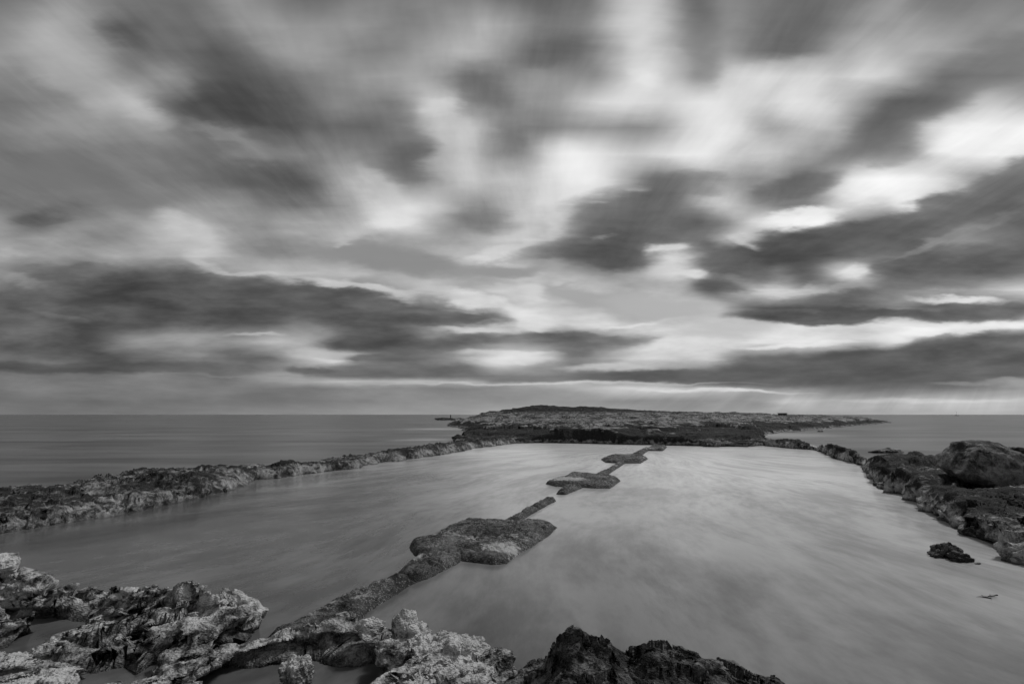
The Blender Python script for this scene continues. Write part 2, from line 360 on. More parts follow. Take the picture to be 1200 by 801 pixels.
# ------------------------------------------------------------------ materials (the place is seen in black and white: all greys)
def grey(n, v):
    return n.xyz(v, v, v)
def rock_mat(name, pale=0.36, dark=0.035, bias=0.0, zlo=(0.0, 0.12), ztop=None, speck=0.0, scale=1.0, bump=0.03, top_dark=0.0, bands=None, patch=0.0):
    m = bpy.data.materials.new(name); m.use_nodes = True; n = NT(m.node_tree)
    b = n.n['Principled BSDF']
    pos = n.node('ShaderNodeNewGeometry').outputs['Position']
    x, y, z = n.sep(pos)[0:3]
    A = n.noise(pos, 1.1*scale, 6, 0.62); B = n.noise(pos, 7.0*scale, 6, 0.65, 0.6); C = n.noise(pos, 38.0*scale, 4, 0.6)
    V1 = n.vor(pos, 11.0*scale); V2 = n.vor(n.mapping(pos, scale=(1, 1, 1.8)), 34.0*scale)
    f = n.math('ADD', n.math('MULTIPLY', n.math('SUBTRACT', A, 0.5), 2.6), n.math('MULTIPLY', n.math('SUBTRACT', B, 0.5), 2.4))
    f = n.math('ADD', f, n.math('MULTIPLY', n.math('SUBTRACT', C, 0.5), 0.7))
    f = n.math('ADD', f, 0.5 + bias)
    if top_dark:
        f = n.math('SUBTRACT', f, n.math('MULTIPLY', n.mr(z, ztop[0], ztop[1], 0.0, 1.0, 'SMOOTHSTEP'), top_dark))
    if bands:                                               # pale and dark bands by height
        cr = n.node('ShaderNodeValToRGB'); lo, hi = bands[0][0], bands[-1][0]
        zz = n.math('ADD', z, n.math('MULTIPLY', n.math('SUBTRACT', A, 0.5), 2.4))
        n.put(cr.inputs[0], n.math('DIVIDE', n.math('SUBTRACT', zz, lo), hi-lo))
        for zb, v in bands[1:-1]: cr.color_ramp.elements.new((zb-lo)/(hi-lo))
        for e in cr.color_ramp.elements:
            zb = e.position*(hi-lo)+lo; v = min(bands, key=lambda t: abs(t[0]-zb))[1]
            e.color = ((v+1)/2,)*3 + (1,)
        f = n.math('ADD', f, n.math('SUBTRACT', n.math('MULTIPLY', cr.outputs[0], 2.0), 1.0))
    f = n.mr(f, 0.0, 1.0, 0.0, 1.0, 'SMOOTHSTEP')
    zn = n.math('ADD', z, n.math('MULTIPLY', n.math('SUBTRACT', B, 0.5), 0.25))
    wet = n.mr(zn, zlo[0], zlo[1], 0.0, 1.0)               # algae line just over the water; a darker foot on the big boulder
    f = n.math('MULTIPLY', f, n.math('ADD', n.math('MULTIPLY', wet, 0.9), 0.1))
    col = n.mix(f, dark, pale)
    col = n.math('MULTIPLY', col, n.mr(V2, 0.0, 0.45, 0.68, 1.08))
    if speck:                                               # barnacles and lichen dots
        sp = n.math('MULTIPLY', n.mr(n.vor(pos, 17.0*scale), 0.14, 0.30, 1.0, 0.0), n.mr(n.noise(pos, 2.1, 3), 0.45, 0.60))
        sp2 = n.math('MULTIPLY', n.mr(C, 0.54, 0.60), n.mr(n.noise(pos, 1.3, 4), 0.42, 0.62, 0.0, 0.75))
        col = n.mix(n.math('MULTIPLY', n.math('MAXIMUM', n.math('MULTIPLY', sp, 0.6), sp2), speck), col, 0.55)
    if patch:
        pt = n.math('MULTIPLY', n.mr(n.math('ADD', n.noise(pos, 0.75, 3, 0.5), n.math('MULTIPLY', n.math('SUBTRACT', B, 0.5), 0.5)), 0.60, 0.72), n.mr(z, 0.10, 0.15))
        for (cx, cy, rr) in ((-0.2, 11.6, 0.55), (2.5, 23.3, 1.0)):    # salt-bleached patches on the two largest pads
            dd = n.node('ShaderNodeVectorMath', operation='LENGTH'); n.put(dd.inputs[0], n.xyz(n.math('SUBTRACT', x, cx), n.math('MULTIPLY', n.math('SUBTRACT', y, cy), 1.1), 0.0))
            dw = n.math('ADD', dd.outputs['Value'], n.math('MULTIPLY', n.math('SUBTRACT', B, 0.5), rr*2.2))
            pt = n.math('MAXIMUM', pt, n.mr(dw, rr*0.55, rr*0.85, 1.0, 0.0))
        col = n.mix(n.math('MULTIPLY', pt, patch), col, n.mix(C, 0.25, 0.6))
    n.put(b.inputs['Base Color'], grey(n, col))
    n.put(b.inputs['Roughness'], n.mix(wet, 0.48, 0.9))
    b.inputs['Specular IOR Level'].default_value = 0.2
    hgt = n.math('ADD', n.math('MULTIPLY', B, 0.9), n.math('ADD', n.math('MULTIPLY', C, 0.35), n.math('ADD', n.math('MULTIPLY', V1, 0.5), n.math('MULTIPLY', V2, 0.35))))
    bp = n.node('ShaderNodeBump'); bp.inputs['Strength'].default_value = 1.0; bp.inputs['Distance'].default_value = bump/scale
    n.put(bp.inputs['Height'], hgt); n.l.new(bp.outputs[0], b.inputs['Normal'])
    return m
M_shore = rock_mat('pale_limestone', 0.50, 0.02, 0.02, (0.02, 0.24), bump=0.05)
M_dark = rock_mat('dark_wet_limestone', 0.20, 0.022, -0.18, (0.0, 0.3), bump=0.05)
M_left = rock_mat('weathered_reef_rock', 0.30, 0.022, -0.14, (-0.02, 0.12), ztop=(0.28, 0.75), top_dark=0.35, scale=0.6, bump=0.022)
M_right = rock_mat('algae_dark_reef_rock', 0.42, 0.02, 0.0, (0.02, 0.14), ztop=(0.30, 0.75), top_dark=0.62, scale=0.6, bump=0.025)
M_head = rock_mat('headland_rock', 0.30, 0.018, -0.20, (0.02, 0.2), scale=0.3, bump=0.03, bands=[(0.0,0.25),(0.30,0.2),(0.5,-0.55),(1.2,-0.6),(1.6,0.12),(3.5,0.0),(4.2,-0.6),(6.0,-0.7)])
M_cause = rock_mat('barnacled_stone', 0.13, 0.013, -0.08, (0.02, 0.18), speck=0.6, bump=0.035, patch=0.85)
M_big = rock_mat('dark_grey_boulder_rock', 0.26, 0.03, 0.05, (0.7, 1.3), scale=0.6, bump=0.03)
M_boulder = rock_mat('boulder_limestone', 0.50, 0.04, 0.25, (0.0, 0.2), bump=0.04)

def water_mat(name, base_lo, base_hi, rough, spec, bumpd, rot, stretch, sc=0.35, alpha=1.0, foam_sheen=None, fan=None, surf=()):
    m = bpy.data.materials.new(name); m.use_nodes = True; n = NT(m.node_tree)
    b = n.n['Principled BSDF']; outn = n.n['Material Output']
    pos = n.node('ShaderNodeNewGeometry').outputs['Position']
    lowv = n.node('ShaderNodeTexNoise'); n.put(lowv.inputs['Vector'], pos); lowv.inputs['Scale'].default_value = 0.07; lowv.inputs['Detail'].default_value = 1
    warp = n.node('ShaderNodeVectorMath', operation='MULTIPLY_ADD')
    n.put(warp.inputs[0], lowv.outputs['Color']); warp.inputs[1].default_value = (6, 6, 0); n.put(warp.inputs[2], pos)
    if fan:                                                 # wash spreading from the inlet at the far right
        x, y, z = n.sep(warp.outputs[0])[0:3]
        ddx = n.math('SUBTRACT', x, fan[0]); ddy = n.math('SUBTRACT', y, fan[1])
        th = n.math('ARCTAN2', ddx, n.math('MULTIPLY', ddy, -1.0)); rr = n.math('SQRT', n.math('ADD', n.math('MULTIPLY', ddx, ddx), n.math('MULTIPLY', ddy, ddy)))
        v = n.xyz(n.math('MULTIPLY', th, 40.0), n.math('MULTIPLY', rr, 1.0/stretch), 0.0)
    else:
        v = n.mapping(warp.outputs[0], rot=(0, 0, R(rot)), scale=(1.0/stretch, 1, 1))
    s1 = n.noise(v, sc, 5, 0.55); s2 = n.noise(v, sc*5.5, 4, 0.6); s3 = n.noise(pos, 0.09, 2, 0.5)
    f = n.math('ADD', n.math('MULTIPLY', s1, 0.65), n.math('ADD', n.math('MULTIPLY', s2, 0.32), n.math('MULTIPLY', s3, 0.35)))
    f = n.mr(f, 0.50, 0.80, 0.0, 1.0, 'SMOOTHSTEP')
    if foam_sheen:                                                # far and right sheen painted into the base colour, with milky wash
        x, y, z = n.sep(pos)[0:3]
        fm = n.math('ADD', n.math('MULTIPLY', x, foam_sheen[0]), n.math('MULTIPLY', y, foam_sheen[1]))
        fm = n.mr(n.math('ADD', fm, n.math('MULTIPLY', n.math('SUBTRACT', s3, 0.5), 0.7)), 0.28, foam_sheen[2], 0.0, 1.0)
        base_hi = n.mix(fm, base_hi, foam_sheen[3]); base_lo = n.mix(fm, base_lo, foam_sheen[3]*0.58)
    col = n.mix(f, base_lo, base_hi)
    for (cx, cy, rr) in surf:                               # pale blur where waves break on the rocks
        dd = n.node('ShaderNodeVectorMath', operation='LENGTH'); sx, sy, _z = n.sep(warp.outputs[0])[0:3]
        n.put(dd.inputs[0], n.xyz(n.math('SUBTRACT', sx, cx), n.math('SUBTRACT', sy, cy), 0.0))
        w_ = n.mr(dd.outputs['Value'], 0.0, rr, 1.0, 0.0, 'SMOOTHSTEP')
        col = n.mix(n.math('MULTIPLY', w_, n.mr(s2, 0.3, 0.7, 0.1, 0.7)), col, 0.6)
    n.put(b.inputs['Base Color'], grey(n, col))
    n.put(b.inputs['Roughness'], n.mix(s1, rough*1.25, rough*0.75))
    b.inputs['IOR'].default_value = 1.33
    b.inputs['Specular IOR Level'].default_value = spec
    bp = n.node('ShaderNodeBump'); bp.inputs['Strength'].default_value = 1.0; bp.inputs['Distance'].default_value = bumpd
    n.put(bp.inputs['Height'], n.math('ADD', s1, n.math('MULTIPLY', s2, 0.25))); n.l.new(bp.outputs[0], b.inputs['Normal'])
    b.inputs['Alpha'].default_value = alpha
    return m
M_pool = water_mat('still_pool_water', 0.05, 0.14, 0.18, 0.5, 0.03, 30, 2.6, sc=0.5, foam_sheen=(0.056, 0.041, 1.7, 0.86), fan=(14.0, 52.0))
M_sea = water_mat('open_sea_water', 0.04, 0.14, 0.30, 0.5, 0.05, 4, 6.0, sc=0.12, surf=((-13, 112, 13), (-8, 66, 6), (42, 80, 14), (28, 56, 6)))

# ------------------------------------------------------------------ water and sea bed
def sheet(name, poly, z, mat, kind='structure'):
    me = bpy.data.meshes.new(name); me.from_pydata([(x, y, z) for x, y in poly], [], [tuple(range(len(poly)))]); me.update()
    me.materials.append(mat); o = bpy.data.objects.new(name, me); COL.objects.link(o); o['kind'] = kind
    return o
def annulus_sea():
    me = bpy.data.meshes.new('sea'); rads = [0, 30, 80, 200, 600, 2000, 6000, 20000]; V = [(0, 0, 0)]; Fc = []
    N = 64
    for r in rads[1:]:
        for k in range(N): V.append((r*math.cos(2*math.pi*k/N), r*math.sin(2*math.pi*k/N), 0))
    for k in range(N): Fc.append((0, 1+k, 1+(k+1) % N))
    for a in range(len(rads)-2):
        for k in range(N):
            b0 = 1+a*N; Fc.append((b0+k, b0+N+k, b0+N+(k+1) % N, b0+(k+1) % N))
    me.from_pydata(V, [], Fc); me.update(); me.materials.append(M_sea)
    o = bpy.data.objects.new('sea', me); COL.objects.link(o); o['kind'] = 'structure'
annulus_sea()

# ------------------------------------------------------------------ rock relief
def relief(X, Y, amp, sc, seed):
    P = np.stack([X*sc, Y*sc, np.zeros_like(X)], 1)
    w = np.stack([fbm(P*0.7, 3, seed+50), fbm(P*0.7+31, 3, seed+60), 0*X], 1)
    P2 = P + 0.6*w
    r = fbm(P2, 5, seed, 0.52, True)
    return amp * (r - 0.35)
def body(name, mat, cols, rws, height, amp, sc, seed, jag=0.10, over=0.25, lay=7.0, cut=-0.45, strat=0.0, pit=0.0, uc=0.0, steepen=0.0, block=None, uz=0.20, ani=None, cap=9.0):
    """cols: tangent of azimuth; rws: forward distance; a sheet of rock carved by noise, with undercut beds"""
    Ag, Dg = np.meshgrid(cols, rws); nr, nc = Ag.shape
    X = (Ag*Dg).ravel(); Y = Dg.ravel()
    H = height(X, Y)
    if steepen: H = H + steepen*np.tanh((H-0.08)/0.04)
    N0 = grid_normals(np.stack([X, Y, H], 1), nr, nc); H0 = H
    land = np.clip((H + 0.15)/0.35, 0, 1)
    H = H + relief(X, Y, amp, sc, seed) * land
    if block:
        for k, (bs, ba) in enumerate(block): H = H + ba*blocks(X, Y, bs, seed+40+k, 0.8, ani)*land
    if strat:                                               # beds: ledges with steep risers
        k = strat; wv = 0.35*k*fbm(np.stack([X*0.7, Y*0.7, 0*X], 1), 3, seed+5)
        hh = (H+wv)/k; fl = np.floor(hh); fr = hh-fl
        st = fl + np.clip((fr-0.5)*2.6+0.5, 0, 1)
        H = H*0.5 + (st*k-wv)*0.5
    H = np.where(H > H0+cap, H0+cap+(H-H0-cap)*0.2, H)
    V = np.stack([X, Y, H], 1)
    N = grid_normals(V, nr, nc)
    P = V*sc
    d = fbm(P*2.2, 5, seed+9, 0.55)*jag
    if pit:
        b1, b2 = wor(V*pit, seed+3); d -= (0.5-np.clip(b1, 0, 0.5))*0.5/pit
        b1, b2 = wor(V*pit*2.7+5, seed+4); d -= (0.5-np.clip(b1, 0, 0.5))*0.42/(pit*2.7)
    steep = np.clip(1-N[:, 2], 0, 1)
    layer = np.sin(V[:, 2]*lay*2 + 2.5*pn(P*0.9, seed+20)*2)*0.5 + pn(np.stack([P[:, 0], P[:, 1], V[:, 2]*lay], 1), seed+21)
    hn = N.copy(); hn[:, 2] = 0
    V = V + N*d[:, None]*land[:, None] + hn*(layer*steep*over)[:, None]*land[:, None]
    if uc:                                                  # wave-cut notch under the shelf edge
        s0 = np.clip((1-N0[:, 2]-0.15)/0.5, 0, 1); h0 = N0.copy(); h0[:, 2] = 0
        nz = 0.7+0.9*pn(np.stack([X*1.3, Y*1.3, 0*X], 1), seed+30)
        V -= h0*(s0*uc*np.clip(nz, 0, 2)*np.clip((uz-V[:, 2])/(uz+0.02), 0, 1))[:, None]
    keep = H > cut
    return mesh_from(name, V, quads(nr, nc, keep), mat)

# --- foreground shore
def P3(l): return [at(*t) for t in l]
front_pts = P3([
 # pale shelf on the left
 (-80,668,.5),(-20,672,.5),(10,678,.46),(40,682,.42),(70,690,.42),(-60,710,.5),(0,712,.40),(40,715,.36),(20,732,.34),(48,738,.30),(-60,735,.36),
 (100,690,.34),(140,695,.34),(130,712,.34),(85,718,.30),(120,722,.28),(165,700,.36),(150,722,.28),
 # far crest above the pool
 (200,692,.50),(232,686,.56),(262,700,.52),(285,716,.40),(292,732,.22),(215,712,.44),(245,722,.36),(190,716,.34),
 # notch of water under the shelf
 (-60,760,-.22),(0,762,-.22),(30,758,-.22),(60,752,-.22),(90,745,-.15),(120,742,-.12),(60,765,-.22),(160,738,-.05),(20,778,-.2),(-60,785,-.1),
 # middle rib
 (80,772,.12),(110,760,.2),(140,750,.24),(180,742,.28),(215,738,.32),(240,745,.28),(200,755,.24),(150,764,.22),(190,765,.2),
 (0,800,.12),(30,792,.2),(60,784,.2),(95,785,.2),(-60,830,.2),(40,815,.3),(90,805,.24),
 # hollow
 (125,788,-.08),(150,786,-.12),(180,778,-.08),(140,805,-.1),(115,830,-.05),
 # pale slab in front
 (165,806,.36),(200,785,.36),(230,772,.34),(262,768,.32),(268,775,.28),(235,792,.32),(210,815,.4),(245,800,.26),(180,840,.4),
 # arch of rock before the causeway
 (275,752,.24),(300,745,.28),(330,740,.30),(360,735,.34),(385,728,.36),(405,718,.38),(425,722,.36),(440,730,.34),
 (320,752,.22),(360,750,.22),(395,745,.22),(430,748,.18),
 # tide pool below it
 (280,790,-.25),(310,775,-.22),(350,770,-.22),(400,768,-.22),(430,772,-.2),(300,820,-.25),(380,800,-.25),(420,798,-.22),(440,810,-.15),(360,830,-.25),
 # knuckles on the right
 (460,765,.30),(470,735,.42),(480,740,.42),(500,755,.34),(515,762,.34),(530,748,.50),(548,760,.42),(560,778,.28),(580,788,.2),(600,796,.14),
 (490,790,.36),(520,785,.40),(550,795,.36),(470,812,.36),(520,825,.5),(600,830,.3),(455,790,.1),
])
front_poly = [at(*t)[:2] for t in [(-150,668,0.5),(0,676,.3),(40,682,.3),(75,690,.3),(110,692,.25),(140,694,.2),(165,700,.2),(195,690,.35),(232,684,.45),(265,697,.4),
   (288,712,.2),(300,722,.1),(340,726,.15),(375,714,.2),(405,706,.2),(432,716,.2),(450,726,.2),(472,718,.3),(490,735,.2),(505,752,.1),(530,744,.35),(552,756,.25),(565,772,.1),(590,784,.05),(612,798,.02),(640,830,0),(660,900,0),(300,1100,0),(-300,1000,0),(-500,700,0)]]
def polyline(X, Y, pts):
    d = np.full(X.shape, 1e9)
    for (ax, ay_), (bx, by) in zip(pts[:-1], pts[1:]):
        ex, ey = bx-ax, by-ay_; t = np.clip(((X-ax)*ex+(Y-ay_)*ey)/(ex*ex+ey*ey), 0, 1)
        d = np.minimum(d, np.hypot(X-ax-t*ex, Y-ay_-t*ey))
    return d
gullies = [([at(x, y, .05)[:2] for x, y in l], dp, wd) for l, dp, wd in [
  ([(-60,768),(0,766),(30,764),(55,756),(62,748)], -.3, .22), ([(62,748),(85,742),(110,745),(140,742),(185,736),(205,738)], -.2, .10),
  ([(95,762),(125,760),(150,752)], -.25, .10), ([(160,757),(185,752),(212,748)], .02, .04),
  ([(112,800),(125,790),(160,784),(186,774)], -.15, .13), ([(236,720),(244,730),(250,738)], .12, .03), ([(222,741),(240,750)], .06, .04),
  ([(250,822),(275,797),(300,782),(340,776),(400,775),(432,782)], -.35, .12), ([(320,806),(380,802),(425,806)], -.35, .25),
  ([(62,704),(85,712),(100,716)], .15, .03), ([(0,728),(20,745)], .1, .03), ([(130,702),(150,708)], .15, .02), ([(460,788),(468,800)], -.1, .06), ([(508,765),(515,778)], .1, .05),
]]
def h_front(X, Y):
    e = sdf(X, Y, front_poly)+ 0.10*fbm(np.stack([X*1.7, Y*1.7, 0*X], 1), 3, 91)
    r = rbf(front_pts, X, Y, 0.02) - 0.04
    for ln, dp, wd in gullies:
        d = polyline(X, Y, ln) + 0.05*fbm(np.stack([X*3, Y*3, 0*X], 1), 3, 17)
        r = np.minimum(r, dp + 5.0*np.clip(d-wd, 0, 9))
    return smin(np.where(r < 0.02, r*2.0-0.02, r), e*2.2 + 0.05, 0.10)
cols = np.linspace(-1.25, 0.16, 900)
rws = np.geomspace(3.6, 11.0, 520)
o = body('shore_rock', M_shore, cols, rws, h_front, 0.13, 1.3, 3, jag=0.045, over=0.20, lay=9, strat=0.13, pit=5.0, uc=0.75, uz=0.26, steepen=0.05, block=((1.7, .06), (5.0, .02)), ani=(50, 2.6), cap=0.07)
tag(o, kind='structure')

# --- dark outcrop at the bottom
dark_pts = P3([(610,795,.1),(620,785,.25),(645,775,.45),(652,738,.88),(660,735,.92),(672,731,.94),(681,728,.95),(690,736,.88),(702,742,.84),(700,742,.88),(712,745,.82),(720,758,.62),(731,762,.5),(743,769,.36),(750,762,.5),(760,754,.68),(768,757,.58),(785,758,.56),(800,765,.56),
  (830,778,.42),(860,790,.28),(890,800,.1),(660,780,.6),(700,780,.6),(690,800,.62),(640,800,.4),(740,795,.42),(780,790,.5),(820,800,.4),(720,830,.7),(800,840,.5),(650,840,.5)])
dark_poly = [at(*t)[:2] for t in [(596,800,0),(612,792,0),(628,780,.1),(640,770,.25),(646,740,.7),(655,732,.8),(680,726,.85),(700,738,.7),(714,742,.65),(724,756,.45),(742,764,.35),(758,752,.5),(780,754,.45),(805,762,.4),(832,775,.25),(860,786,.12),(905,803,0),(960,850,0),(900,1000,0),(560,1000,0),(580,850,0)]]
def h_dark(X, Y):
    e = sdf(X, Y, dark_poly) + 0.02*fbm(np.stack([X*2, Y*2, 0*X], 1), 3, 71)
    return smin(rbf(dark_pts, X, Y, 0.06), e*3.5 + 0.02, 0.08)
o = body('dark_shore_rock', M_dark, np.linspace(-0.08, 0.62, 460), np.geomspace(3.2, 8.0, 560), h_dark, 0.05, 1.6, 29, jag=0.025, over=0.03, lay=8, pit=6, block=((2.2, .09), (6.0, .03)), cap=0.08)
tag(o, kind='structure')

# --- left reef
def left_line():
    fr = [(-90,650),(0,627),(75,614),(130,606),(170,598),(205,590),(240,583),(275,574),(297,566),(300,562),(330,560),(380,553),(410,550),(450,542),(490,537),(520,533),(560,525),(600,520),(640,518)]
    bk = [(650,513,.5),(600,512,.5),(550,514,.5),(520,521,.4),(480,528,.4),(452,530,.4),(400,534,.4),(375,540,.3),(340,545,.3),(295,548,.2),(262,548,.3),(240,548,.4),(200,549,.5),(180,553,.3),(150,558,.25),(115,562,.2),(90,566,.15),(65,570,.3),(30,571,.3),(0,576,.3),(-90,590,.3)]
    return fr, bk
fr, bk = left_line()
left_poly = [at(x, y)[:2] for x, y in fr] + [at(*t)[:2] for t in bk]
left_pts = P3([(-60,590,.7),(-60,625,.4),(0,572,.72),(30,568,.78),(65,568,.75),(0,600,.45),(30,595,.55),(60,590,.5),(90,600,.35),(100,572,.45),(120,566,.45),(150,556,.6),(160,575,.45),(130,590,.4),
  (190,548,.95),(205,546,1.05),(225,548,1.0),(200,565,.6),(220,575,.45),(245,544,.9),(260,547,.75),(270,560,.45),(290,545,.55),(300,546,.5),(320,545,.6),(345,540,.75),(365,538,.75),(385,542,.4),(400,536,.8),(420,530,.95),(440,532,.9),
  (450,538,.5),(470,528,.95),(500,526,.95),(520,522,1.05),(545,518,1.0),(560,517,.7),(600,514,.7),(640,512,.8)])
def h_left(X, Y):
    e = sdf(X, Y, left_poly)
    e = e + 0.35*fbm(np.stack([X*0.6, Y*0.6, 0*X], 1), 4, 33)
    return smin(rbf(left_pts, X, Y, 0.02) - 0.13, e*1.2 + 0.05, 0.2)
o = body('reef_rock', M_left, np.linspace(-1.18, 0.06, 760), np.geomspace(10.5, 62, 560), h_left, 0.20, 0.6, 43, jag=0.07, over=0.0, lay=4, strat=0.22, pit=2.6, uc=0.3, block=((0.4, .13), (1.4, .06)))
tag(o, kind='structure')

# --- right reef
right_front = [(885,521),(920,525),(950,527),(962,530),(975,537),(990,541),(1008,546),(1014,556),(1020,568),(1035,577),(1050,580),(1060,588),(1080,600),(1090,607),(1108,617),(1122,628),(1140,637),(1165,648),(1200,660),(1270,690),(1400,740)]
right_back = [(1500,600,.5),(1300,548,.8),(1200,540,.8),(1150,540,.8),(1100,538,.7),(1070,537,.45),(1040,538,.4),(1025,542,.3),(1010,541,.05),(990,532,.2),(965,524,.3),(935,518,.4),(905,515,.4),(885,514,.4)]
right_poly = [at(x, y)[:2] for x, y in right_front] + [at(*t)[:2] for t in right_back]
right_pts = P3([(895,516,.5),(910,514,.9),(930,517,.8),(960,520,.8),(975,527,.7),(995,534,.6),(1005,542,.25),(1025,540,.9),(1045,534,1.15),(1070,533,1.2),(1090,536,1.1),(1030,556,.8),(1050,550,.9),(1055,568,.6),(1070,560,.8),
  (1085,550,.9),(1110,560,.8),(1100,580,.65),(1090,592,.4),(1130,600,.6),(1120,585,.7),(1110,604,.4),(1150,620,.5),(1140,575,.75),(1180,590,.7),(1170,560,.8),(1200,570,.8),(1190,620,.6),(1200,640,.45),(1160,632,.35),(1250,600,.8),(1260,650,.5),(1200,548,.9),(1260,560,1.0)])
def h_right(X, Y):
    e = sdf(X, Y, right_poly) + 0.22*fbm(np.stack([X*0.8, Y*0.8, 0*X], 1), 4, 57)
    return smin(rbf(right_pts, X, Y, 0.02), e*1.6 + 0.03, 0.2)
o = body('reef_rock', M_right, np.linspace(0.44, 1.35, 720), np.geomspace(8.0, 58, 460), h_right, 0.20, 0.4, 63, jag=0.07, over=0.2, lay=4, strat=0.28, pit=2.4, uc=0.6, uz=0.35, block=((0.35, .13), (1.2, .05)))
tag(o, kind='structure')

# --- headland
head_poly = [at(x, y)[:2] for x, y in [(500,524),(545,526),(600,519.5),(650,519),(700,520),(760,521.5),(830,523),(880,524),(897,522),(899,516)]] \
  + [at(x, y)[:2] for x, y in [(893,509),(905,507.5),(950,504),(1000,499),(1030,496.5),(1045,494.5)]] \
  + [(150, 235), (60, 262), (0, 270), (-22, 240)] + [at(x, y)[:2] for x, y in [(533,495),(525,499),(538,500.5),(548,505),(546,510),(540,514),(525,520)]]
head_pts = [atD(*t) for t in [
  (560,516,57),(560,508,66),(560,500,88),(545,497,110),(545,491,160),(560,489,170),(580,487,175),(600,481,150),(612,478.5,140),(625,476.5,140),(680,476.8,140),(720,478,140),(735,480.5,150),
  (600,512,58),(600,504,66),(600,498,85),(600,490,120),(650,507,55),(650,500,70),(650,492,100),(650,485,125),(700,505,54),(700,498,72),(700,490,105),(700,483,130),
  (760,506,54),(760,499,72),(760,490,110),(760,482,150),(820,508,54),(820,500,72),(820,490,115),(820,483.5,160),(870,509,54),(880,502,75),(880,490,125),(880,484.6,165),(893,512,56),
  (920,500,95),(920,491,135),(920,485.5,175),(960,496,115),(960,490,150),(960,487,185),(1000,492,150),(1000,489,185),(1030,491,180),(1043,493,190),(640,514,53.5),(740,514,53.5),(840,516,53.5)]]
head_pts += [atD(x, 483.2, 131) for x in (608, 630, 655, 680, 700, 716)] + [atD(x, 477, 134) for x in (614, 630, 655, 680, 700, 712)]
head_pts += [(-20, 225, -0.5), (20, 245, -0.5), (70, 240, -0.5), (20, 190, 2.5), (60, 200, 2.5), (100, 215, 1.5)]
def h_head(X, Y):
    P = np.stack([X*0.25, Y*0.25, 0*X], 1)
    e = sdf(X, Y, head_poly) + 0.9*fbm(P, 4, 83)*np.clip(Y/80, .4, 2)
    e = np.where(Y < 75, e*1.8, e*0.35)
    return smin(rbf(head_pts, X, Y, 0.02), e, 0.3)
o = body('headland', M_head, np.linspace(-0.16, 0.76, 640), np.geomspace(48, 275, 420), h_head, 0.30, 0.16, 83, jag=0.12, over=0.4, lay=2.0, strat=0.5, uc=0.9, uz=0.6, block=((0.11, .34), (0.4, .12)))
tag(o, kind='structure')

# --- pool water sheet inside the reefs (a hair above the open sea), then the tide pools share it
pool = [at(*t)[:2] for t in [(-700,1100,0),(1900,1100,0)]]
pool = [(-9, 1.0), (12, 1.0), (14, 9.0)] + [at(x, y-3)[:2] for x, y in [(1200,655),(1140,632),(1108,612),(1080,595),(1050,575),(1030,562),(1015,545),(1000,541),(975,532),(950,524),(905,518)]] \
    + [(12, 56), (0, 56), (-3, 56)] + [at(x, y-2.5)[:2] for x, y in [(600,518),(560,523),(520,530),(450,540),(410,547),(330,556),(297,562),(240,578),(170,592),(75,606),(0,617)]] + [(-16.5, 11), (-16, 5)]
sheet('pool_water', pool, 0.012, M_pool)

# ------------------------------------------------------------------ causeways: flat stone pads on a broken path
def slab(name, pts, parent, top=0.16, res=0.035, edge=0.16, seed=1, amp=0.03, mat=None):
    poly = [at(*(t if len(t) == 3 else (t[0], t[1], 0)))[:2] for t in pts]
    A = np.array(poly); lo = A.min(0)-0.5; hi = A.max(0)+0.5
    xs = np.arange(lo[0], hi[0], res); ys_ = np.arange(lo[1], hi[1], res)
    Xg, Yg = np.meshgrid(xs, ys_); nr, nc = Xg.shape; X = Xg.ravel(); Y = Yg.ravel()
    P = np.stack([X, Y, 0*X], 1)
    e = sdf(X, Y, poly) + 0.03*fbm(P*1.6, 4, seed) + 0.02*fbm(P*8, 3, seed+9)
    prof = np.clip(e/edge, -2.5, 1); prof = np.where(prof > 0, 1-(1-prof)**2.4, prof*2)
    H = top*prof + (amp*1.6*fbm(P*1.7, 4, seed+2) + amp*fbm(P*9, 3, seed+4))*np.clip(prof, 0, 1)
    V = np.stack([X, Y, H], 1)
    w1 = V + 0.18*np.stack([fbm(P*2, 3, seed+20), fbm(P*2, 3, seed+21), 0*X], 1); w1[:, 2] = 0
    b1, b2 = wor(w1*1.15, seed+6); V[:, 2] -= 0.06*np.exp(-((b2-b1)/0.045)**2)*np.clip(prof, 0, 1)
    V[:, 2] += 0.018*blocks(X, Y, 1.1, seed+8)*np.clip(prof, 0, 1)
    b1, _ = wor(V*9, seed); V[:, 2] -= (0.5-np.clip(b1, 0, .5))*0.04*np.clip(prof, 0, 1)
    b1, _ = wor(V*20, seed+1); V[:, 2] -= (0.5-np.clip(b1, 0, .5))*0.03*np.clip(prof, 0, 1)
    return mesh_from(name, V, quads(nr, nc, H > -0.3), mat or M_cause, parent)
c1 = empty('stone_causeway', at(560, 640))
tag(c1, 'near stretch of stone causeway with the largest square pad, running out from the shore rocks', 'causeway', 'broken causeway across the pool')
def shift(o, root):
    o.data.transform(__import__('mathutils').Matrix.Translation([-c for c in root.location])); return o
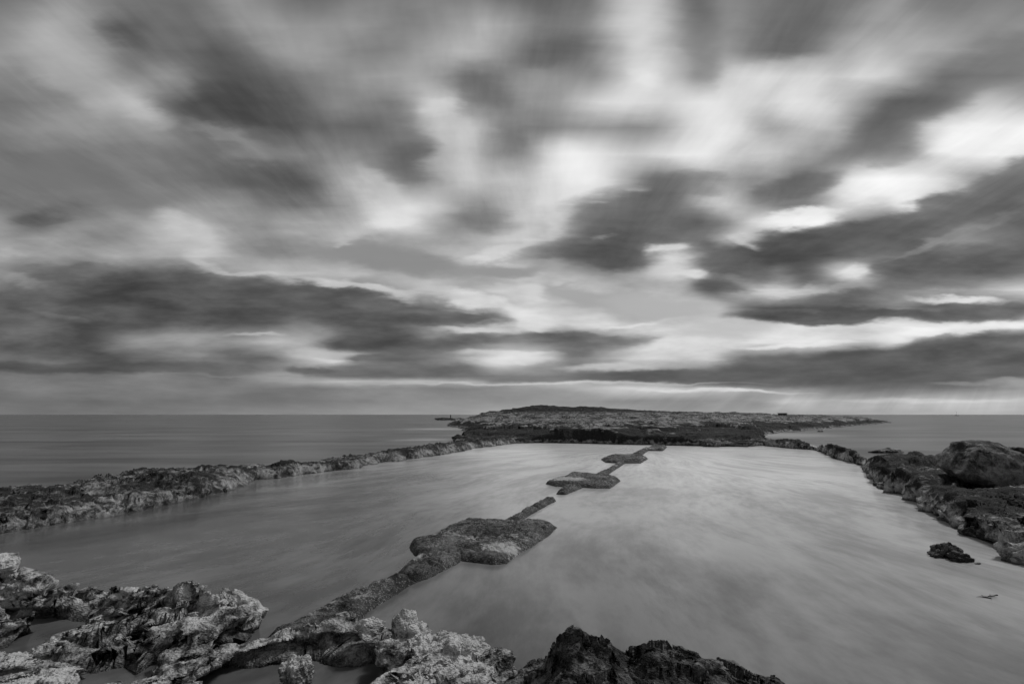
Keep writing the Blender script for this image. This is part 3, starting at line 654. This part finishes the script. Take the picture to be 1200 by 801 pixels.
parts = [
 ('platform', [(479,645),(481,636),(500,628,.1),(520,617,.12),(546,604,.14),(570,606,.14),(592,608,.12),(620,609,.12),(643,610.5,.1),(653,616,.05),(645,627),(622,642),(601,655),(593,661),(577,662),(555,660),(535,657),(515,660),(497,653),(486,652)], .17, .03, .26),
 ('walkway', [(588,610,.1),(615,595,.1),(640,582,.1),(652,587,0),(630,599),(606,613)], .14, .03, .12),
 ('walkway', [(500,648),(478,660,.05),(466,670,.05),(462,677),(470,682),(487,683),(500,679),(522,669),(545,656),(530,645)], .18, .025, .22),
 ('walkway', [(462,677,.05),(440,684,.1),(400,698,.1),(345,729,.1),(310,742,.1),(340,765),(400,745),(432,718),(450,706),(472,692),(487,684)], .22, .025, .24),
]
for i, (nm, pl, tp, rs_, ed) in enumerate(parts):
    shift(slab(nm, pl, c1, tp, rs_, ed, 100+i*7, 0.020), c1)
c2 = empty('stone_causeway', at(690, 560))
tag(c2, 'far stretch of stone causeway with three dark pads, between the gap and the headland', 'causeway', 'broken causeway across the pool')
parts = [
 ('platform', [(639,567),(648,561,.08),(660,557.5,.12),(667,552.5,.14),(700,555,.14),(723,558,.1),(728,562,.05),(722,568),(715,572.5),(700,572.5),(683,571.5),(650,570)], .20, .05, .35),
 ('walkway', [(668,564),(652,577,.05),(651,579.5),(663,580),(682,572),(686,565)], .16, .04, .2),
 ('walkway', [(695,557,.05),(712,548,.1),(727,538.5,.1),(735,541.5),(722,550),(709,559)], .16, .05, .2),
 ('platform', [(704,538.5),(714,533.2,.1),(735,533,.1),(752,533.5,.1),(760,537.5),(751,543),(727,543),(709,542)], .22, .06, .4),
 ('walkway', [(737,534,.05),(753,525,.1),(761,523.5,.1),(760,528),(750,535.5)], .18, .07, .25),
 ('platform', [(757,528),(764,521.5,.1),(782,522.5,.1),(777,528.3)], .26, .08, .3),
]
for i, (nm, pl, tp, rs_, ed) in enumerate(parts):
    shift(slab(nm, pl, c2, tp, rs_, ed, 150+i*7, 0.022), c2)

# ------------------------------------------------------------------ boulders
def ico(sub):
    import bmesh
    bm = bmesh.new(); bmesh.ops.create_icosphere(bm, subdivisions=sub, radius=1)
    V = np.array([v.co[:] for v in bm.verts]); Fc = np.array([[v.index for v in f.verts] for f in bm.faces]); bm.free()
    return V, Fc
ICO = {k: ico(k) for k in (4, 5, 6)}
def boulder(name, loc, size, seed, mat, sub=6, facets=9, rough=0.10, pit=5.0, rot=0.0, peak=None):
    V, Fc = ICO[sub]; V = V.copy(); r = np.random.RandomState(seed)
    for k in range(facets):                                 # broken planes
        d = r.normal(size=3); d /= np.linalg.norm(d); c = r.uniform(0.55, 0.9)
        m = V @ d - c; V -= np.clip(m, 0, None)[:, None]*d*0.92
    if peak is not None:
        w = np.clip(V[:, 2], 0, 1)**2; V[:, 0] += w*peak[0]; V[:, 1] += w*peak[1]; V[:, 2] += w*peak[2]
        V[:, :2] *= (1-0.45*w)[:, None]
    N = V/np.linalg.norm(V, axis=1)[:, None]
    V = V*(1 + rough*2*fbm(V*1.3+seed, 5, seed, 0.55)[:, None])
    V = V*np.array(size)
    sc = float(np.mean(size))
    d = rough*0.55*sc*fbm(V*(2.6/sc)+3, 4, seed+5, 0.6)
    b1, _ = wor(V*pit, seed); d -= (0.5-np.clip(b1, 0, .5))*0.4/pit
    b1, _ = wor(V*pit*2.6, seed+1); d -= (0.5-np.clip(b1, 0, .5))*0.35/(pit*2.6)
    V = V + N*d[:, None]
    c, s = math.cos(R(rot)), math.sin(R(rot)); V = np.stack([V[:, 0]*c-V[:, 1]*s, V[:, 0]*s+V[:, 1]*c, V[:, 2]], 1)
    o = mesh_from(name, V, Fc, mat); o.location = loc
    return o
def bat(px, py, h, dz=0.0):
    x, y, z = at(px, py, h); return (x, y, z+dz)
tag(boulder('boulder', bat(2, 668, .62, .06), (.30, .30, .20), 5, M_boulder), 'pale boulder perched on the far left end of the shelf beside the pool', 'boulder')
tag(boulder('boulder', bat(350, 792, .12), (.20, .18, .20), 8, M_shore, rough=0.16, pit=8), 'craggy knobbly rock standing alone in the tide pool at the bottom', 'rock')
tag(boulder('boulder', bat(437, 738, .34), (.21, .2, .17), 12, M_boulder, pit=8), 'rounded boulder wedged beside the pointed rock where the causeway meets the shore', 'boulder')
tag(boulder('pointed_rock', bat(476, 745, .30), (.26, .26, .26), 14, M_shore, peak=(-.1, 0, .35), facets=12, pit=7), 'pale pointed rock with a sloping right flank by the causeway foot', 'rock')
tag(boulder('boulder', bat(466, 768, .22), (.26, .2, .18), 17, M_shore, pit=7), 'block with pale top and dark underside above the tide pool', 'boulder')
tag(boulder('boulder', bat(535, 768, .28), (.36, .3, .24), 19, M_shore, rough=0.14, pit=6), 'broad knobbly pale boulder at the shore edge left of the dark outcrop', 'boulder')
tag(boulder('boulder', bat(1157, 558, .9, .35), (1.75, 1.6, .88), 25, M_big, facets=16, rough=0.05, pit=2.0), 'largest dark boulder, sitting on top of the right reef', 'boulder')
tag(boulder('boulder', bat(1196, 558, .9, .2), (1.1, 1.0, .70), 27, M_right, facets=10, rough=0.12, pit=2.5), 'broken dark boulder with pale cracks leaning on the right of the biggest boulder', 'boulder')
tag(boulder('boulder', bat(1200, 652, .12), (.45, .45, .30), 31, M_boulder, rough=0.12, pit=4), 'pale layered boulder at the water edge below the right reef', 'boulder')
tag(boulder('rock', bat(1108, 650, .03), (.36, .26, .22), 33, M_dark, rough=0.2, pit=6), 'small dark rock alone in the pool off the right reef, the larger half', 'rock')
tag(boulder('rock', bat(1125, 656, .02), (.22, .2, .15), 35, M_dark, rough=0.2, pit=7), 'small dark rock touching the right end of the lone pool rock', 'rock')
tag(boulder('rock', bat(1145, 662, -.02), (.14, .08, .06), 37, M_dark, sub=5), 'tiny rock just breaking the water beside the lone pool rock', 'rock')
tag(boulder('skerry', bat(1037, 530, .0), (1.7, .6, .35), 41, M_right, sub=5, pit=2), 'low dark skerry in the open sea behind the right reef', 'skerry')
tag(boulder('rock', bat(835, 522, .1), (.9, .6, .55), 43, M_left, sub=5, pit=2), 'pale rock at the foot of the headland cliff by the pool', 'rock')
tag(boulder('rock', bat(903, 507, .1), (.6, .5, .5), 47, M_right, sub=5, pit=2), 'dark rock at the water inlet on the right of the headland cliff', 'rock')
tag(boulder('skerry', bat(961, 505.5, 0), (.6, .4, .3), 49, M_right, sub=4, pit=1), 'tiny dark skerry off the right shore of the headland', 'skerry')
tag(boulder('islet', bat(529, 492, 0), (11.5, 9, 1.25), 53, M_right, sub=5, pit=0.6, rough=0.12), 'low dark islet off the left tip of the headland, carrying the beacon', 'islet')

# ------------------------------------------------------------------ small things
def plain(name, v, rough=0.7):
    m = bpy.data.materials.new(name); m.use_nodes = True; n = NT(m.node_tree); b = n.n['Principled BSDF']
    pos = n.node('ShaderNodeNewGeometry').outputs['Position']
    n.put(b.inputs['Base Color'], grey(n, n.mr(n.noise(pos, 3.0, 4), 0.3, 0.7, v*0.8, v*1.2))); b.inputs['Roughness'].default_value = rough
    return m
M_iron = plain('dark_painted_iron', 0.05); M_hut = plain('dark_weathered_masonry', 0.09); M_sail = plain('pale_hull_paint', 0.3); M_twig = plain('wet_driftwood', 0.03, 0.5)
def lathe(prof, n=14):
    V = []; Fc = []
    for r, z in prof:
        for k in range(n): V.append((r*math.cos(2*math.pi*k/n), r*math.sin(2*math.pi*k/n), z))
    for i in range(len(prof)-1):
        for k in range(n): Fc.append((i*n+k, i*n+(k+1) % n, (i+1)*n+(k+1) % n, (i+1)*n+k))
    return V, Fc
def pyobj(name, V, Fc, mat, parent=None, loc=(0, 0, 0)):
    me = bpy.data.meshes.new(name); me.from_pydata(V, [], Fc); me.update(); me.materials.append(mat)
    o = bpy.data.objects.new(name, me); COL.objects.link(o); o.location = loc
    if parent: o.parent = parent
    return o
def boxm(x0, x1, y0, y1, z0, z1):
    V = [(x, y, z) for z in (z0, z1) for y in (y0, y1) for x in (x0, x1)]
    return V, [(0, 2, 3, 1), (4, 5, 7, 6), (0, 1, 5, 4), (2, 6, 7, 3), (0, 4, 6, 2), (1, 3, 7, 5)]
# beacon on the islet
bx, by, _ = at(528, 492, 0)
bc = empty('beacon', (bx, by, 1.0)); tag(bc, 'thin dark beacon post standing on the islet off the headland', 'beacon')
pyobj('tower', *lathe([(0.01, -.6), (.5, -.6), (.42, .2), (.28, .3), (.25, 1.3), (.34, 1.35), (.34, 1.42), (.01, 1.42)]), M_iron, bc)
pyobj('lantern', *lathe([(.2, 1.42), (.2, 1.75), (.3, 1.78), (.02, 2.0)]), M_iron, bc)
# hut on the headland
hx, hy, hz = atD(917, 486.0, 165)
ht = empty('hut', (hx, hy, hz-.4)); tag(ht, 'small dark flat roofed hut on the skyline of the headland', 'hut')
pyobj('wall', *boxm(-1.0, 1.0, -.8, .8, 0, 0.9), M_hut, ht)
pyobj('roof', *boxm(-1.12, 1.12, -.95, .95, .902, 1.05), M_hut, ht)
pyobj('door', *boxm(-.25, .25, -.84, -.803, 0.05, .8), M_iron, ht)
# sailing boat on the horizon
sx, sy, _ = at(1121, 486.7, 0)
sb = empty('sailing_boat', (sx, sy, 0)); tag(sb, 'tiny sailing boat far off on the right horizon', 'boat')
Vh = []
for x, w, zt in ((-5, 1.0, 1.3), (-2, 1.6, 1.2), (2, 1.6, 1.2), (5, .8, 1.5), (6.5, .05, 1.7)):
    Vh += [(x, -w, zt), (x, 0, -.4), (x, w, zt)]
Fh = []
for i in range(4): Fh += [(3*i, 3*i+1, 3*i+4, 3*i+3), (3*i+1, 3*i+2, 3*i+5, 3*i+4), (3*i, 3*i+3, 3*i+5, 3*i+2)]
Fh += [(0, 2, 1)]
pyobj('hull', Vh, Fh, M_sail, sb)
pyobj('mast', *lathe([(.18, 0), (.10, 13)], 8), M_iron, sb)
pyobj('boom', *boxm(-4.4, .1, -.1, .1, 2.4, 2.6), M_iron, sb)
# bird on the right boulder
def skin_obj(name, pts, edges, radii, mat, loc, parent=None, sub=1):
    me = bpy.data.meshes.new(name); me.from_pydata(pts, edges, []); me.update()
    o = bpy.data.objects.new(name, me); COL.objects.link(o); o.location = loc
    o.modifiers.new('skin', 'SKIN'); s = o.modifiers.new('sub', 'SUBSURF'); s.levels = s.render_levels = sub
    sv = me.skin_vertices[0].data
    for i, r in enumerate(radii): sv[i].radius = (r, r)
    sv[0].use_root = True
    me.materials.append(mat)
    if parent: o.parent = parent
    return o
dg = skin_obj('driftwood', [(0, 0, 0), (.10, .02, .02), (.24, 0, .03), (.34, .03, .05), (-.14, .03, .01), (-.26, .02, .0), (.06, -.10, .0), (.02, -.18, .02), (.2, .1, .03), (.40, .02, .04), (-.05, .1, .03)],
  [(0, 1), (1, 2), (2, 3), (0, 4), (4, 5), (0, 6), (6, 7), (2, 8), (3, 9), (0, 10)], [.022, .02, .024, .028, .012, .004, .014, .004, .012, .018, .006], M_twig, at(1155, 699, .02))
dg.scale = (.55, .55, .6)
tag(dg, 'dark branching piece of driftwood floating in the pool at the right', 'driftwood')
